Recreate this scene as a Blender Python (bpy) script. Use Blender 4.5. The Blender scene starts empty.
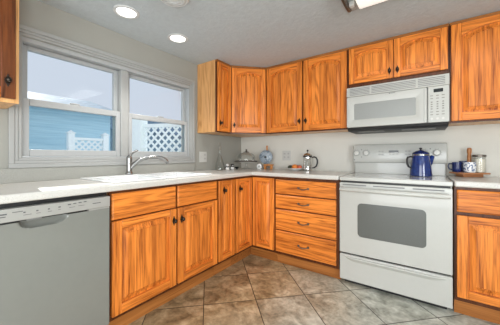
import bpy, bmesh, math, random
from mathutils import Vector, Matrix

random.seed(7)
SC = bpy.context.scene
COL = SC.collection
PI = math.pi

# ------------------------------------------------------------------ camera
YAW, PITCH = 0.61565, 0.00279
cam_d = bpy.data.cameras.new('camera')
cam = bpy.data.objects.new('camera', cam_d)
COL.objects.link(cam)
cam_d.sensor_width = 36.0
cam_d.lens = 245.01 / 500 * 36.0
cam_d.shift_x = 0.0005
cam_d.shift_y = (155.11 - 162.5) / 500
cam_d.clip_start = 0.02
cam.location = (2.1424, -2.8171, 1.1003)
cam.rotation_euler = (PI / 2 + PITCH, 0, YAW)
SC.camera = cam

# ------------------------------------------------------------------ world, sun, large lights, exposure
world = bpy.data.worlds.new('sky')
SC.world = world
world.use_nodes = True
wn = world.node_tree.nodes
bg = wn['Background']
bg.inputs['Color'].default_value = (0.69, 0.755, 0.85, 1)
bg.inputs['Strength'].default_value = 0.95

sun_d = bpy.data.lights.new('sun', 'SUN')
sun_d.energy = 8.0
sun_d.angle = math.radians(1.0)
sun_d.color = (1.0, 0.95, 0.88)
sun = bpy.data.objects.new('sun', sun_d)
COL.objects.link(sun)
sun.rotation_euler = Vector((1.0, -0.15, -0.44)).to_track_quat('-Z', 'Y').to_euler()


def area(name, loc, direction, sx, sy, power, color):
    l = bpy.data.lights.new(name, 'AREA')
    l.shape = 'RECTANGLE'
    l.size, l.size_y = sx, sy
    l.energy, l.color = power, color
    o = bpy.data.objects.new(name, l)
    COL.objects.link(o)
    o.location = loc
    o.rotation_euler = Vector(direction).to_track_quat('-Z', 'Y').to_euler()
    return o


# added fill light at a made-up, unseen opening behind the camera
area('rear_fill', (2.1, -4.62, 1.05), (0, 1, 0), 1.9, 1.95, 66, (0.94, 0.975, 1.0))
# added fill light at an unseen opening made in the right-hand wall
area('side_fill', (4.33, -3.6, 1.3), (-1, 0, 0), 1.5, 1.2, 84, (0.95, 0.98, 1.0))

SC.view_settings.view_transform = 'Standard'
SC.view_settings.look = 'None'
SC.view_settings.exposure = 0.0
SC.view_settings.gamma = 1.0
SC.view_settings.use_curve_mapping = False


# ------------------------------------------------------------------ materials
class NT:
    """tiny node helper"""
    def __init__(self, name):
        self.m = bpy.data.materials.new(name)
        self.m.use_nodes = True
        self.t = self.m.node_tree
        self.b = self.t.nodes['Principled BSDF']

    def n(self, kind, **kw):
        nd = self.t.nodes.new(kind)
        for k, v in kw.items():
            if k.startswith('i_'):
                key = k[2:]
                nd.inputs[int(key) if key.isdigit() else key.replace('_', ' ')].default_value = v
            else:
                setattr(nd, k, v)
        return nd

    def l(self, a, b):
        self.t.links.new(a, b)

    def math(self, op, a, b=None, c=None):
        nd = self.t.nodes.new('ShaderNodeMath')
        nd.operation = op
        for i, v in enumerate((a, b, c)):
            if v is None:
                continue
            if isinstance(v, (int, float)):
                nd.inputs[i].default_value = v
            else:
                self.l(v, nd.inputs[i])
        return nd.outputs[0]

    def ramp(self, fac, stops):
        nd = self.t.nodes.new('ShaderNodeValToRGB')
        el = nd.color_ramp.elements
        while len(el) < len(stops):
            el.new(0.5)
        for e, (p, c) in zip(el, stops):
            e.position = p
            e.color = (*c, 1)
        self.l(fac, nd.inputs[0])
        return nd.outputs[0]

    def mix(self, blend, fac, a, b):
        nd = self.t.nodes.new('ShaderNodeMix')
        nd.data_type = 'RGBA'
        nd.blend_type = blend
        for s, v in ((0, fac), (6, a), (7, b)):
            if isinstance(v, (int, float)):
                nd.inputs[s].default_value = v
            elif isinstance(v, tuple):
                nd.inputs[s].default_value = (*v, 1)
            else:
                self.l(v, nd.inputs[s])
        return nd.outputs[2]

    def bump(self, h, strength=0.2, dist=0.01):
        nd = self.n('ShaderNodeBump')
        nd.inputs['Strength'].default_value = strength
        nd.inputs['Distance'].default_value = dist
        self.l(h, nd.inputs['Height'])
        self.l(nd.outputs[0], self.b.inputs['Normal'])


def plain(name, col, rough=0.5, metal=0.0, spec=0.5, var=0.06, scale=30, bump=0.0, coat=0.0):
    k = NT(name)
    tc = k.n('ShaderNodeTexCoord')
    nz = k.n('ShaderNodeTexNoise')
    nz.inputs['Scale'].default_value = scale
    nz.inputs['Detail'].default_value = 4
    k.l(tc.outputs['Object'], nz.inputs['Vector'])
    lo = tuple(max(0, c * (1 - var)) for c in col)
    hi = tuple(min(1, c * (1 + var)) for c in col)
    k.l(k.ramp(nz.outputs['Fac'], [(0.3, lo), (0.7, hi)]), k.b.inputs['Base Color'])
    k.b.inputs['Roughness'].default_value = rough
    k.b.inputs['Metallic'].default_value = metal
    k.b.inputs['Specular IOR Level'].default_value = spec
    if coat:
        k.b.inputs['Coat Weight'].default_value = coat
    if bump:
        k.bump(nz.outputs['Fac'], bump, 0.005)
    return k.m


def oak(name, axis, light=(0.86, 0.272, 0.044), dark=(0.22, 0.040, 0.005), plank=0.06, rough=0.32):
    """stained oak, grain along the given local axis (0 = width, 2 = height)"""
    k = NT(name)
    tc = k.n('ShaderNodeTexCoord')
    oi = k.n('ShaderNodeObjectInfo')
    off = k.math('MULTIPLY', oi.outputs['Random'], 37.0)
    add = k.n('ShaderNodeVectorMath', operation='ADD')
    cmb = k.n('ShaderNodeCombineXYZ')
    for i in range(3):
        k.l(off, cmb.inputs[i])
    # plank index, across the grain
    sep0 = k.n('ShaderNodeSeparateXYZ')
    k.l(tc.outputs['Object'], sep0.inputs[0])
    across = sep0.outputs[2 if axis == 0 else 0]
    idx = k.math('FLOOR', k.math('DIVIDE', k.math('ADD', across, off), plank))
    wn_ = k.n('ShaderNodeTexWhiteNoise', noise_dimensions='1D')
    k.l(idx, wn_.inputs['W'])
    k.l(tc.outputs['Object'], add.inputs[0])
    cmb2 = k.n('ShaderNodeCombineXYZ')
    sh = k.math('ADD', off, k.math('MULTIPLY', wn_.outputs['Value'], 11.0))
    for i in range(3):
        k.l(sh, cmb2.inputs[i])
    k.l(cmb2.outputs[0], add.inputs[1])
    # cathedral figure: rings of a warped coordinate stretched along the grain
    mp = k.n('ShaderNodeMapping')
    s = [9.0, 9.0, 9.0]
    s[axis] = 0.7
    mp.inputs['Scale'].default_value = s
    k.l(add.outputs[0], mp.inputs['Vector'])
    n1 = k.n('ShaderNodeTexNoise')
    n1.inputs['Scale'].default_value = 1.0
    n1.inputs['Detail'].default_value = 2.0
    n1.inputs['Distortion'].default_value = 0.4
    k.l(mp.outputs[0], n1.inputs['Vector'])
    rings = k.math('SINE', k.math('MULTIPLY', n1.outputs['Fac'], 48.0))
    rings = k.math('MULTIPLY_ADD', rings, 0.5, 0.5)
    # fine pores
    mp2 = k.n('ShaderNodeMapping')
    s2 = [210.0, 210.0, 210.0]
    s2[axis] = 7.0
    mp2.inputs['Scale'].default_value = s2
    k.l(add.outputs[0], mp2.inputs['Vector'])
    n2 = k.n('ShaderNodeTexNoise')
    n2.inputs['Scale'].default_value = 1.0
    n2.inputs['Detail'].default_value = 3.0
    k.l(mp2.outputs[0], n2.inputs['Vector'])
    # broad tone streaks
    mp3 = k.n('ShaderNodeMapping')
    s3 = [42.0, 42.0, 42.0]
    s3[axis] = 1.6
    mp3.inputs['Scale'].default_value = s3
    k.l(add.outputs[0], mp3.inputs['Vector'])
    n3 = k.n('ShaderNodeTexNoise')
    n3.inputs['Scale'].default_value = 1.0
    n3.inputs['Detail'].default_value = 3.0
    k.l(mp3.outputs[0], n3.inputs['Vector'])
    f = k.math('MULTIPLY_ADD', rings, 0.14, k.math('MULTIPLY', n2.outputs['Fac'], 0.50))
    f = k.math('ADD', f, k.math('MULTIPLY', n3.outputs['Fac'], 0.36))
    mid = tuple((a * 0.62 + b * 0.38) for a, b in zip(light, dark))
    c = k.ramp(f, [(0.30, dark), (0.45, mid), (0.60, light)])
    tone = k.math('MULTIPLY_ADD', wn_.outputs['Value'], 0.26, 0.84)
    cc = k.n('ShaderNodeCombineXYZ')
    k.l(tone, cc.inputs[0])
    k.l(k.math('POWER', tone, 1.25), cc.inputs[1])
    k.l(k.math('POWER', tone, 1.5), cc.inputs[2])
    k.l(k.mix('MULTIPLY', 1.0, c, cc.outputs[0]), k.b.inputs['Base Color'])
    k.b.inputs['Roughness'].default_value = rough
    k.b.inputs['Specular IOR Level'].default_value = 0.32
    k.bump(n2.outputs['Fac'], 0.08, 0.002)
    return k.m


M = {}
M['oak_v'] = oak('oak_vertical', 2)
M['oak_h'] = oak('oak_horizontal', 0)
M['oak_drawer'] = oak('oak_drawer', 0, plank=0.095)
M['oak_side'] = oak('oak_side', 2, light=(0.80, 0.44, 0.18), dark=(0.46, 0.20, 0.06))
M['oak_frame_shaded'] = oak('oak_frame_shaded', 2, light=(0.12, 0.035, 0.010), dark=(0.05, 0.014, 0.004))  # darkened oak: the shade between doors is put into the colour
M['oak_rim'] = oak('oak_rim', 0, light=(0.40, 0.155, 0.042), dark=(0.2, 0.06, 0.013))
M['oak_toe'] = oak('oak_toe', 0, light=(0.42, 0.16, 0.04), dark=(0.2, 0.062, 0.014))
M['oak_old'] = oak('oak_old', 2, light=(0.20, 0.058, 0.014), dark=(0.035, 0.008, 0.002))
M['bronze'] = plain('dark_bronze', (0.05, 0.04, 0.032), 0.35, 0.85)
M['pewter'] = plain('antique_pewter', (0.22, 0.2, 0.17), 0.3, 0.9)
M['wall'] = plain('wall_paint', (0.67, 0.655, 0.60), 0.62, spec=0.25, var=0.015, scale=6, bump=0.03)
M['wall_left'] = plain('wall_paint_shaded', (0.35, 0.345, 0.31), 0.6, spec=0.25, var=0.015, scale=6, bump=0.03)  # same wall paint darkened: the window side's dimness is put into the colour
M['white_trim'] = plain('white_trim', (0.36, 0.365, 0.355), 0.38, var=0.02)
M['vinyl'] = plain('white_vinyl', (0.40, 0.41, 0.41), 0.35, var=0.02)
M['range_white'] = plain('range_enamel', (0.505, 0.505, 0.472), 0.22, var=0.01, coat=0.3)
M['bisque'] = plain('microwave_white', (0.46, 0.46, 0.43), 0.3, var=0.01)
M['bisque_dim'] = plain('microwave_keys', (0.22, 0.21, 0.19), 0.4, var=0.02)
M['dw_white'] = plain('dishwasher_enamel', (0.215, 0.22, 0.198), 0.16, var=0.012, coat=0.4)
M['dw_panel'] = plain('dishwasher_panel', (0.36, 0.355, 0.33), 0.3, var=0.012)
M['screen_dark'] = plain('screen_channel_grey', (0.16, 0.21, 0.22), 0.5)
M['black'] = plain('black_plastic', (0.012, 0.012, 0.013), 0.4, var=0.2)
M['key_grey'] = plain('key_grey', (0.36, 0.36, 0.34), 0.45)
M['dark_grey'] = plain('dark_grey_mark', (0.10, 0.10, 0.105), 0.5)
M['mid_grey'] = plain('grey_vent', (0.2, 0.2, 0.195), 0.5)
M['ceramic_glass'] = plain('ceramic_cooktop_glass', (0.60, 0.60, 0.58), 0.12, var=0.12, scale=240, coat=0.5)
M['ring_grey'] = plain('burner_ring', (0.42, 0.42, 0.41), 0.25)
M['chrome'] = plain('chrome', (0.72, 0.72, 0.72), 0.12, 1.0, var=0.02)
M['steel'] = plain('brushed_steel', (0.34, 0.34, 0.335), 0.26, 1.0, var=0.06, scale=80)
M['sink_white'] = plain('white_sink_enamel', (0.86, 0.87, 0.87), 0.2, var=0.01)
M['plate_white'] = plain('white_plastic', (0.56, 0.555, 0.525), 0.4, var=0.01)
M['knob_white'] = plain('knob_white', (0.66, 0.65, 0.61), 0.35, var=0.01)
M['outlet_grey'] = plain('receptacle_grey', (0.5, 0.49, 0.47), 0.45)
M['porcelain'] = plain('porcelain', (0.82, 0.81, 0.79), 0.2, var=0.02)
M['orange_skin'] = plain('orange_skin', (0.78, 0.24, 0.04), 0.45, var=0.1, scale=200, bump=0.2)
M['apple_skin'] = plain('apple_skin', (0.58, 0.11, 0.045), 0.3, var=0.25, scale=25)
M['dark_fruit'] = plain('avocado_skin', (0.025, 0.035, 0.014), 0.5, var=0.4, scale=90, bump=0.3)
M['blue_enamel'] = plain('cobalt_enamel', (0.006, 0.026, 0.155), 0.12, var=0.25, scale=60, coat=0.6)
M['navy_glaze'] = plain('navy_glaze', (0.012, 0.022, 0.10), 0.2, var=0.4, scale=25)
M['caddy_wood'] = oak('caddy_wood', 0, light=(0.52, 0.23, 0.10), dark=(0.26, 0.10, 0.04))
M['caddy_post'] = oak('caddy_post', 2, light=(0.52, 0.23, 0.09), dark=(0.28, 0.10, 0.03))
M['stand_wood'] = oak('stand_wood', 2, light=(0.66, 0.27, 0.06), dark=(0.40, 0.13, 0.025))
M['sugar'] = plain('cream_contents', (0.80, 0.74, 0.64), 0.8, var=0.05, scale=200)
M['lid_metal'] = plain('jar_lid_metal', (0.16, 0.14, 0.12), 0.35, 0.8)
M['brass_trim'] = plain('bronze_trim', (0.11, 0.092, 0.07), 0.35, 0.8)
M['vent_white'] = plain('ceiling_vent_white', (0.62, 0.62, 0.61), 0.45)
M['shed_roof'] = plain('slate_blue_shingles', (0.17, 0.28, 0.38), 0.8, var=0.35, scale=9)
M['tree_leaf'] = plain('blue_green_foliage', (0.20, 0.33, 0.40), 0.9, var=0.5, scale=8)
M['snow'] = plain('pale_ground', (0.72, 0.77, 0.80), 0.9, var=0.05, scale=3)


def mat_ceiling():
    k = NT('ceiling_texture')
    tc = k.n('ShaderNodeTexCoord')
    nz = k.n('ShaderNodeTexNoise')
    nz.inputs['Scale'].default_value = 34
    nz.inputs['Detail'].default_value = 5
    nz.inputs['Roughness'].default_value = 0.6
    k.l(tc.outputs['Object'], nz.inputs['Vector'])
    k.l(k.ramp(nz.outputs['Fac'], [(0.3, (0.48, 0.52, 0.54)), (0.7, (0.53, 0.575, 0.595))]), k.b.inputs['Base Color'])
    k.b.inputs['Roughness'].default_value = 0.85
    k.b.inputs['Specular IOR Level'].default_value = 0.2
    k.bump(nz.outputs['Fac'], 0.35, 0.01)
    return k.m


M['ceiling'] = mat_ceiling()


def mat_counter():
    k = NT('speckled_laminate')
    tc = k.n('ShaderNodeTexCoord')
    nz = k.n('ShaderNodeTexNoise')
    nz.inputs['Scale'].default_value = 320
    nz.inputs['Detail'].default_value = 2
    k.l(tc.outputs['Object'], nz.inputs['Vector'])
    c = k.ramp(nz.outputs['Fac'], [(0.30, (0.49, 0.47, 0.43)), (0.42, (0.61, 0.595, 0.555)), (0.7, (0.67, 0.655, 0.615))])
    k.l(c, k.b.inputs['Base Color'])
    k.b.inputs['Roughness'].default_value = 0.24
    return k.m


M['counter'] = mat_counter()
M['splash'] = plain('shaded_laminate_backsplash', (0.33, 0.33, 0.30), 0.4, var=0.18, scale=320)  # counter laminate darkened: dim light under the window is put into the colour


def mat_floor():
    k = NT('slate_tile')
    tc = k.n('ShaderNodeTexCoord')
    sp = k.n('ShaderNodeSeparateXYZ')
    k.l(tc.outputs['Object'], sp.inputs[0])
    x, y = sp.outputs[0], sp.outputs[1]
    r2 = 1 / math.sqrt(2)
    u = k.math('DIVIDE', k.math('SUBTRACT', k.math('MULTIPLY', k.math('ADD', x, y), r2), 0.278), 0.392)
    v = k.math('DIVIDE', k.math('SUBTRACT', k.math('MULTIPLY', k.math('SUBTRACT', x, y), r2), 1.254), 0.412)
    fu, fv = k.math('FRACT', u), k.math('FRACT', v)
    eu = k.math('MINIMUM', fu, k.math('SUBTRACT', 1.0, fu))
    ev = k.math('MINIMUM', fv, k.math('SUBTRACT', 1.0, fv))
    e = k.math('MINIMUM', eu, ev)
    tile_id = k.n('ShaderNodeCombineXYZ')
    k.l(k.math('FLOOR', u), tile_id.inputs[0])
    k.l(k.math('FLOOR', v), tile_id.inputs[1])
    wn_ = k.n('ShaderNodeTexWhiteNoise', noise_dimensions='3D')
    k.l(tile_id.outputs[0], wn_.inputs['Vector'])
    sc = k.n('ShaderNodeVectorMath', operation='SCALE')
    sc.inputs['Scale'].default_value = 7.0
    k.l(wn_.outputs['Color'], sc.inputs[0])
    ad = k.n('ShaderNodeVectorMath', operation='ADD')
    k.l(tc.outputs['Object'], ad.inputs[0])
    k.l(sc.outputs[0], ad.inputs[1])
    n1 = k.n('ShaderNodeTexNoise')
    n1.inputs['Scale'].default_value = 7
    n1.inputs['Detail'].default_value = 7
    n1.inputs['Roughness'].default_value = 0.62
    n1.inputs['Distortion'].default_value = 0.6
    k.l(ad.outputs[0], n1.inputs['Vector'])
    n2 = k.n('ShaderNodeTexNoise')
    n2.inputs['Scale'].default_value = 40
    n2.inputs['Detail'].default_value = 4
    k.l(ad.outputs[0], n2.inputs['Vector'])
    f = k.math('ADD', k.math('MULTIPLY', n1.outputs['Fac'], 0.75), k.math('MULTIPLY', n2.outputs['Fac'], 0.25))
    brown = k.ramp(f, [(0.34, (0.12, 0.082, 0.042)), (0.5, (0.33, 0.235, 0.125)), (0.66, (0.58, 0.44, 0.27))])
    grey = k.ramp(f, [(0.34, (0.20, 0.20, 0.165)), (0.5, (0.47, 0.475, 0.41)), (0.66, (0.72, 0.73, 0.66))])
    n3 = k.n('ShaderNodeTexNoise')
    n3.inputs['Scale'].default_value = 1.3
    k.l(tc.outputs['Object'], n3.inputs['Vector'])
    h = k.math('ADD', k.math('MULTIPLY', wn_.outputs['Value'], 0.22), k.math('MULTIPLY', n3.outputs['Fac'], 0.7))
    # the slate lot turns from tan to green-grey away from the sink run
    h = k.math('ADD', h, k.math('MULTIPLY', k.math('SUBTRACT', x, 1.28), 0.55))
    hf = k.n('ShaderNodeMapRange')
    hf.inputs['From Min'].default_value = 0.35
    hf.inputs['From Max'].default_value = 0.8
    k.l(h, hf.inputs['Value'])
    c = k.mix('MIX', hf.outputs[0], brown, grey)
    g = k.n('ShaderNodeMapRange')
    g.inputs['From Min'].default_value = 0.004
    g.inputs['From Max'].default_value = 0.011
    k.l(e, g.inputs['Value'])
    k.l(k.mix('MIX', g.outputs[0], (0.03, 0.024, 0.018), c), k.b.inputs['Base Color'])
    k.l(k.math('MULTIPLY_ADD', f, 0.35, 0.28), k.b.inputs['Roughness'])
    hgt = k.math('ADD', k.math('MULTIPLY', g.outputs[0], 0.25), k.math('MULTIPLY', f, 0.8))
    k.bump(hgt, 0.35, 0.006)
    return k.m


M['floor'] = mat_floor()


def mat_glass(name, tint=(0.98, 0.99, 1.0), gloss=0.06, rough=0.02, fk=0.3):
    """thin pane: mostly see-through with a faint mirror"""
    k = NT(name)
    t = k.n('ShaderNodeBsdfTransparent')
    t.inputs['Color'].default_value = (*tint, 1)
    g = k.n('ShaderNodeBsdfGlossy')
    g.inputs['Roughness'].default_value = rough
    lw = k.n('ShaderNodeLayerWeight')
    lw.inputs['Blend'].default_value = 0.35
    mx = k.n('ShaderNodeMixShader')
    k.l(k.math('MULTIPLY_ADD', lw.outputs['Fresnel'], fk, gloss), mx.inputs[0])
    k.l(t.outputs[0], mx.inputs[1])
    k.l(g.outputs[0], mx.inputs[2])
    k.l(mx.outputs[0], k.t.nodes['Material Output'].inputs['Surface'])
    return k.m


M['pane'] = mat_glass('window_pane', (0.97, 0.985, 1.0), 0.0, 0.02, 0.2)
M['glass'] = mat_glass('clear_glassware', (0.97, 0.975, 0.97), 0.015, 0.03, 0.28)


def mat_emit(name, col, strength):
    k = NT(name)
    k.b.inputs['Base Color'].default_value = (*col, 1)
    k.b.inputs['Emission Color'].default_value = (*col, 1)
    k.b.inputs['Emission Strength'].default_value = strength
    return k.m


M['lamp'] = mat_emit('lamp_lens', (1.0, 0.99, 0.96), 3.0)
M['diffuser'] = mat_emit('acrylic_diffuser', (0.97, 0.95, 0.90), 0.55)
M['display'] = plain('display_black', (0.01, 0.012, 0.012), 0.15)


def mat_dots(name, base, dot, scale, rough=0.18):
    """screen-printed dot mesh on glass"""
    k = NT(name)
    tc = k.n('ShaderNodeTexCoord')
    vo = k.n('ShaderNodeTexVoronoi')
    vo.inputs['Scale'].default_value = scale
    vo.inputs['Randomness'].default_value = 0.1
    k.l(tc.outputs['Object'], vo.inputs['Vector'])
    k.l(k.ramp(vo.outputs['Distance'], [(0.3, dot), (0.5, base)]), k.b.inputs['Base Color'])
    k.b.inputs['Roughness'].default_value = rough
    return k.m


M['oven_glass'] = mat_dots('oven_window', (0.115, 0.12, 0.112), (0.16, 0.165, 0.155), 130)
M['mw_glass'] = mat_dots('microwave_window', (0.25, 0.258, 0.247), (0.31, 0.318, 0.305), 260, 0.25)


def mat_speckle(name, base, spot, scale, lo, hi, rough=0.2):
    k = NT(name)
    tc = k.n('ShaderNodeTexCoord')
    nz = k.n('ShaderNodeTexNoise')
    nz.inputs['Scale'].default_value = scale
    nz.inputs['Detail'].default_value = 1.5
    k.l(tc.outputs['Object'], nz.inputs['Vector'])
    k.l(k.ramp(nz.outputs['Fac'], [(lo, spot), (hi, base)]), k.b.inputs['Base Color'])
    k.b.inputs['Roughness'].default_value = rough
    return k.m


M['graniteware'] = mat_speckle('speckled_graniteware', (0.30, 0.345, 0.39), (0.15, 0.19, 0.235), 45, 0.42, 0.52)
M['blue_print'] = mat_speckle('blue_floral_glaze', (0.80, 0.80, 0.80), (0.10, 0.14, 0.26), 75, 0.42, 0.50)
M['cow_print'] = mat_speckle('black_patch_glaze', (0.80, 0.79, 0.77), (0.015, 0.015, 0.015), 38, 0.46, 0.49)


def mat_siding():
    k = NT('blue_lap_siding')
    tc = k.n('ShaderNodeTexCoord')
    mp = k.n('ShaderNodeMapping')
    mp.inputs['Scale'].default_value = (3, 1.2, 30)
    k.l(tc.outputs['Object'], mp.inputs['Vector'])
    nz = k.n('ShaderNodeTexNoise')
    nz.inputs['Scale'].default_value = 1.0
    nz.inputs['Detail'].default_value = 3
    k.l(mp.outputs[0], nz.inputs['Vector'])
    k.l(k.ramp(nz.outputs['Fac'], [(0.3, (0.42, 0.68, 0.80)), (0.7, (0.60, 0.84, 0.93))]), k.b.inputs['Base Color'])
    k.b.inputs['Roughness'].default_value = 0.6
    return k.m


M['siding'] = mat_siding()
M['slate_wall'] = plain('slate_blue_wall', (0.20, 0.31, 0.38), 0.7, var=0.15, scale=4)
M['fence_white'] = plain('white_fence_paint', (0.90, 0.97, 1.0), 0.5, var=0.03)


# ------------------------------------------------------------------ mesh helpers
class MB:
    def __init__(self):
        self.bm = bmesh.new()

    def box(self, x0, x1, y0, y1, z0, z1, mat=0):
        p = [(x0, y0, z0), (x1, y0, z0), (x1, y1, z0), (x0, y1, z0), (x0, y0, z1), (x1, y0, z1), (x1, y1, z1), (x0, y1, z1)]
        v = [self.bm.verts.new(q) for q in p]
        for f in ((0, 3, 2, 1), (4, 5, 6, 7), (0, 1, 5, 4), (1, 2, 6, 5), (2, 3, 7, 6), (3, 0, 4, 7)):
            self.bm.faces.new([v[i] for i in f]).material_index = mat
        return self

    def prism(self, poly, plane, a, b, mat=0):
        """polygon in plane 'xy' / 'xz' / 'yz' extruded along the third axis from a to b"""
        def P(p, t):
            return {'xy': (p[0], p[1], t), 'xz': (p[0], t, p[1]), 'yz': (t, p[0], p[1])}[plane]
        va = [self.bm.verts.new(P(p, a)) for p in poly]
        vb = [self.bm.verts.new(P(p, b)) for p in poly]
        n = len(poly)
        fs = [self.bm.faces.new(va), self.bm.faces.new(list(reversed(vb)))]
        for i in range(n):
            j = (i + 1) % n
            fs.append(self.bm.faces.new([va[j], va[i], vb[i], vb[j]]))
        for f in fs:
            f.material_index = mat
        bmesh.ops.recalc_face_normals(self.bm, faces=fs)
        return self

    def loops(self, rings, mat=0, closed=True, cap0=True, cap1=True):
        vs = [[self.bm.verts.new(p) for p in r] for r in rings]
        n = len(rings[0])
        fs = []
        for a, b in zip(vs, vs[1:]):
            for i in range(n if closed else n - 1):
                j = (i + 1) % n
                fs.append(self.bm.faces.new([a[i], a[j], b[j], b[i]]))
        if cap0:
            fs.append(self.bm.faces.new(list(reversed(vs[0]))))
        if cap1:
            fs.append(self.bm.faces.new(vs[-1]))
        for f in fs:
            f.material_index = mat
        bmesh.ops.recalc_face_normals(self.bm, faces=fs)
        return self

    def lathe(self, prof, n=32, c=(0, 0, 0), mat=0, axis='z', cap0=True, cap1=True):
        """profile of (radius, height)"""
        rings = []
        for r, h in prof:
            r = max(r, 1e-4)
            ring = []
            for i in range(n):
                a = 2 * PI * i / n
                u, w = r * math.cos(a), r * math.sin(a)
                q = {'z': (u, w, h), 'y': (u, h, w), 'x': (h, u, w)}[axis]
                ring.append((q[0] + c[0], q[1] + c[1], q[2] + c[2]))
            rings.append(ring)
        return self.loops(rings, mat, True, cap0, cap1)

    def tube(self, pts, rad, n=12, mat=0, sx=1.0):
        pts = [Vector(p) for p in pts]
        if isinstance(rad, (int, float)):
            rad = [rad] * len(pts)
        t0 = (pts[1] - pts[0]).normalized()
        ref = Vector((0, 0, 1)) if abs(t0.z) < 0.9 else Vector((1, 0, 0))
        u = t0.cross(ref).normalized()
        rings = []
        for i, p in enumerate(pts):
            t = (pts[min(i + 1, len(pts) - 1)] - pts[max(i - 1, 0)]).normalized()
            u = (u - t * u.dot(t)).normalized()
            w = t.cross(u)
            rings.append([p + (u * math.cos(2 * PI * k / n) * sx + w * math.sin(2 * PI * k / n)) * rad[i] for k in range(n)])
        return self.loops(rings, mat)

    def ball(self, c, r, mat=0, s=(1, 1, 1), n=24):
        prof = [(r * math.sin(PI * i / 14), -r * math.cos(PI * i / 14)) for i in range(15)]
        rings = []
        for pr, h in prof:
            pr = max(pr, 1e-4)
            rings.append([(c[0] + s[0] * pr * math.cos(2 * PI * i / n), c[1] + s[1] * pr * math.sin(2 * PI * i / n), c[2] + s[2] * h) for i in range(n)])
        return self.loops(rings, mat)

    def build(self, name, mats, parent=None, bevel=0.0, seg=2, loc=None, rotz=0.0, smooth=True, angle=0.6):
        me = bpy.data.meshes.new(name)
        self.bm.to_mesh(me)
        self.bm.free()
        if not isinstance(mats, (list, tuple)):
            mats = [mats]
        for m in mats:
            me.materials.append(m)
        o = bpy.data.objects.new(name, me)
        COL.objects.link(o)
        if smooth:
            me.shade_smooth()
            me.set_sharp_from_angle(angle=angle)
        if bevel:
            b = o.modifiers.new('bevel', 'BEVEL')
            b.width = bevel
            b.segments = seg
            b.limit_method = 'ANGLE'
            b.angle_limit = math.radians(40)
            b.harden_normals = False
        if parent:
            o.parent = parent
        if loc:
            o.location = loc
        o.rotation_euler.z = rotz
        return o


def tag(o, label, cat, group=None, kind=None):
    o['label'] = label
    o['category'] = cat
    if group:
        o['group'] = group
    if kind:
        o['kind'] = kind
    return o


def thing(name, label, cat, loc=(0, 0, 0), rotz=0.0, group=None):
    o = bpy.data.objects.new(name, None)
    o.empty_display_size = 0.05
    COL.objects.link(o)
    o.location = loc
    o.rotation_euler.z = rotz
    return tag(o, label, cat, group)


def struct(o, label, cat):
    return tag(o, label, cat, None, 'structure')


def rrect(x0, x1, z0, z1, r, n=6):
    pts = []
    for cx, cz, a0 in ((x1 - r, z0 + r, -90), (x1 - r, z1 - r, 0), (x0 + r, z1 - r, 90), (x0 + r, z0 + r, 180)):
        for i in range(n + 1):
            a = math.radians(a0 + 90 * i / n)
            pts.append((cx + r * math.cos(a), cz + r * math.sin(a)))
    return pts


# ------------------------------------------------------------------ room shell
CEIL = 2.159
XR, YF = 4.3, -4.6
struct(MB().box(-0.14, XR + .1, YF - .1, 0.1, -0.12, 0).build('floor', M['floor'], smooth=False), 'diagonal slate tile kitchen floor in tan and grey', 'floor')
struct(MB().box(-0.14, XR + .1, YF - .1, 0.1, CEIL, CEIL + 0.12).build('ceiling', M['ceiling'], smooth=False), 'textured grey white ceiling', 'ceiling')
struct(MB().box(-0.14, XR + .1, 0, 0.1, 0, CEIL).build('wall_back', M['wall'], smooth=False), 'off white wall behind the range', 'wall')
w = MB()
w.box(XR, XR + .1, YF, -4.4, 0, CEIL).box(XR, XR + .1, -2.8, 0, 0, CEIL).box(XR, XR + .1, -4.4, -2.8, 0, .67).box(XR, XR + .1, -4.4, -2.8, 1.93, CEIL)  # opening left for the added side fill light
struct(w.build('wall_right', M['wall'], smooth=False), 'off white wall with an opening added for fill light at the right of the room', 'wall')
WY0, WY1, WZ0, WZ1 = -2.375, -0.96, 1.083, 1.885
w = MB()
w.box(-0.14, 0, YF, WY0, 0, CEIL).box(-0.14, 0, WY1, 0, 0, CEIL).box(-0.14, 0, WY0, WY1, 0, WZ0).box(-0.14, 0, WY0, WY1, WZ1, CEIL)
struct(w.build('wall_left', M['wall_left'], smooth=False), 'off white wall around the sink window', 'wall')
w = MB()
w.box(-0.14, 1.1, YF - .1, YF, 0, CEIL).box(3.1, XR, YF - .1, YF, 0, CEIL).box(1.1, 3.1, YF - .1, YF, 2.05, CEIL)
struct(w.build('wall_front', M['wall'], smooth=False), 'wall with an opening added for fill light behind the viewer', 'wall')
w = MB()
w.box(1.1, 1.16, YF - .08, YF - .03, 0, 2.05).box(3.04, 3.1, YF - .08, YF - .03, 0, 2.05).box(1.16, 3.04, YF - .08, YF - .03, 1.99, 2.05)
w.box(2.07, 2.13, YF - .08, YF - .03, 0, 1.99)
struct(w.build('fill_opening_frame', M['vinyl'], smooth=False), 'white framed opening added behind the viewer for fill light', 'door')  # frame round the unseen opening added for the rear fill light

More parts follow.
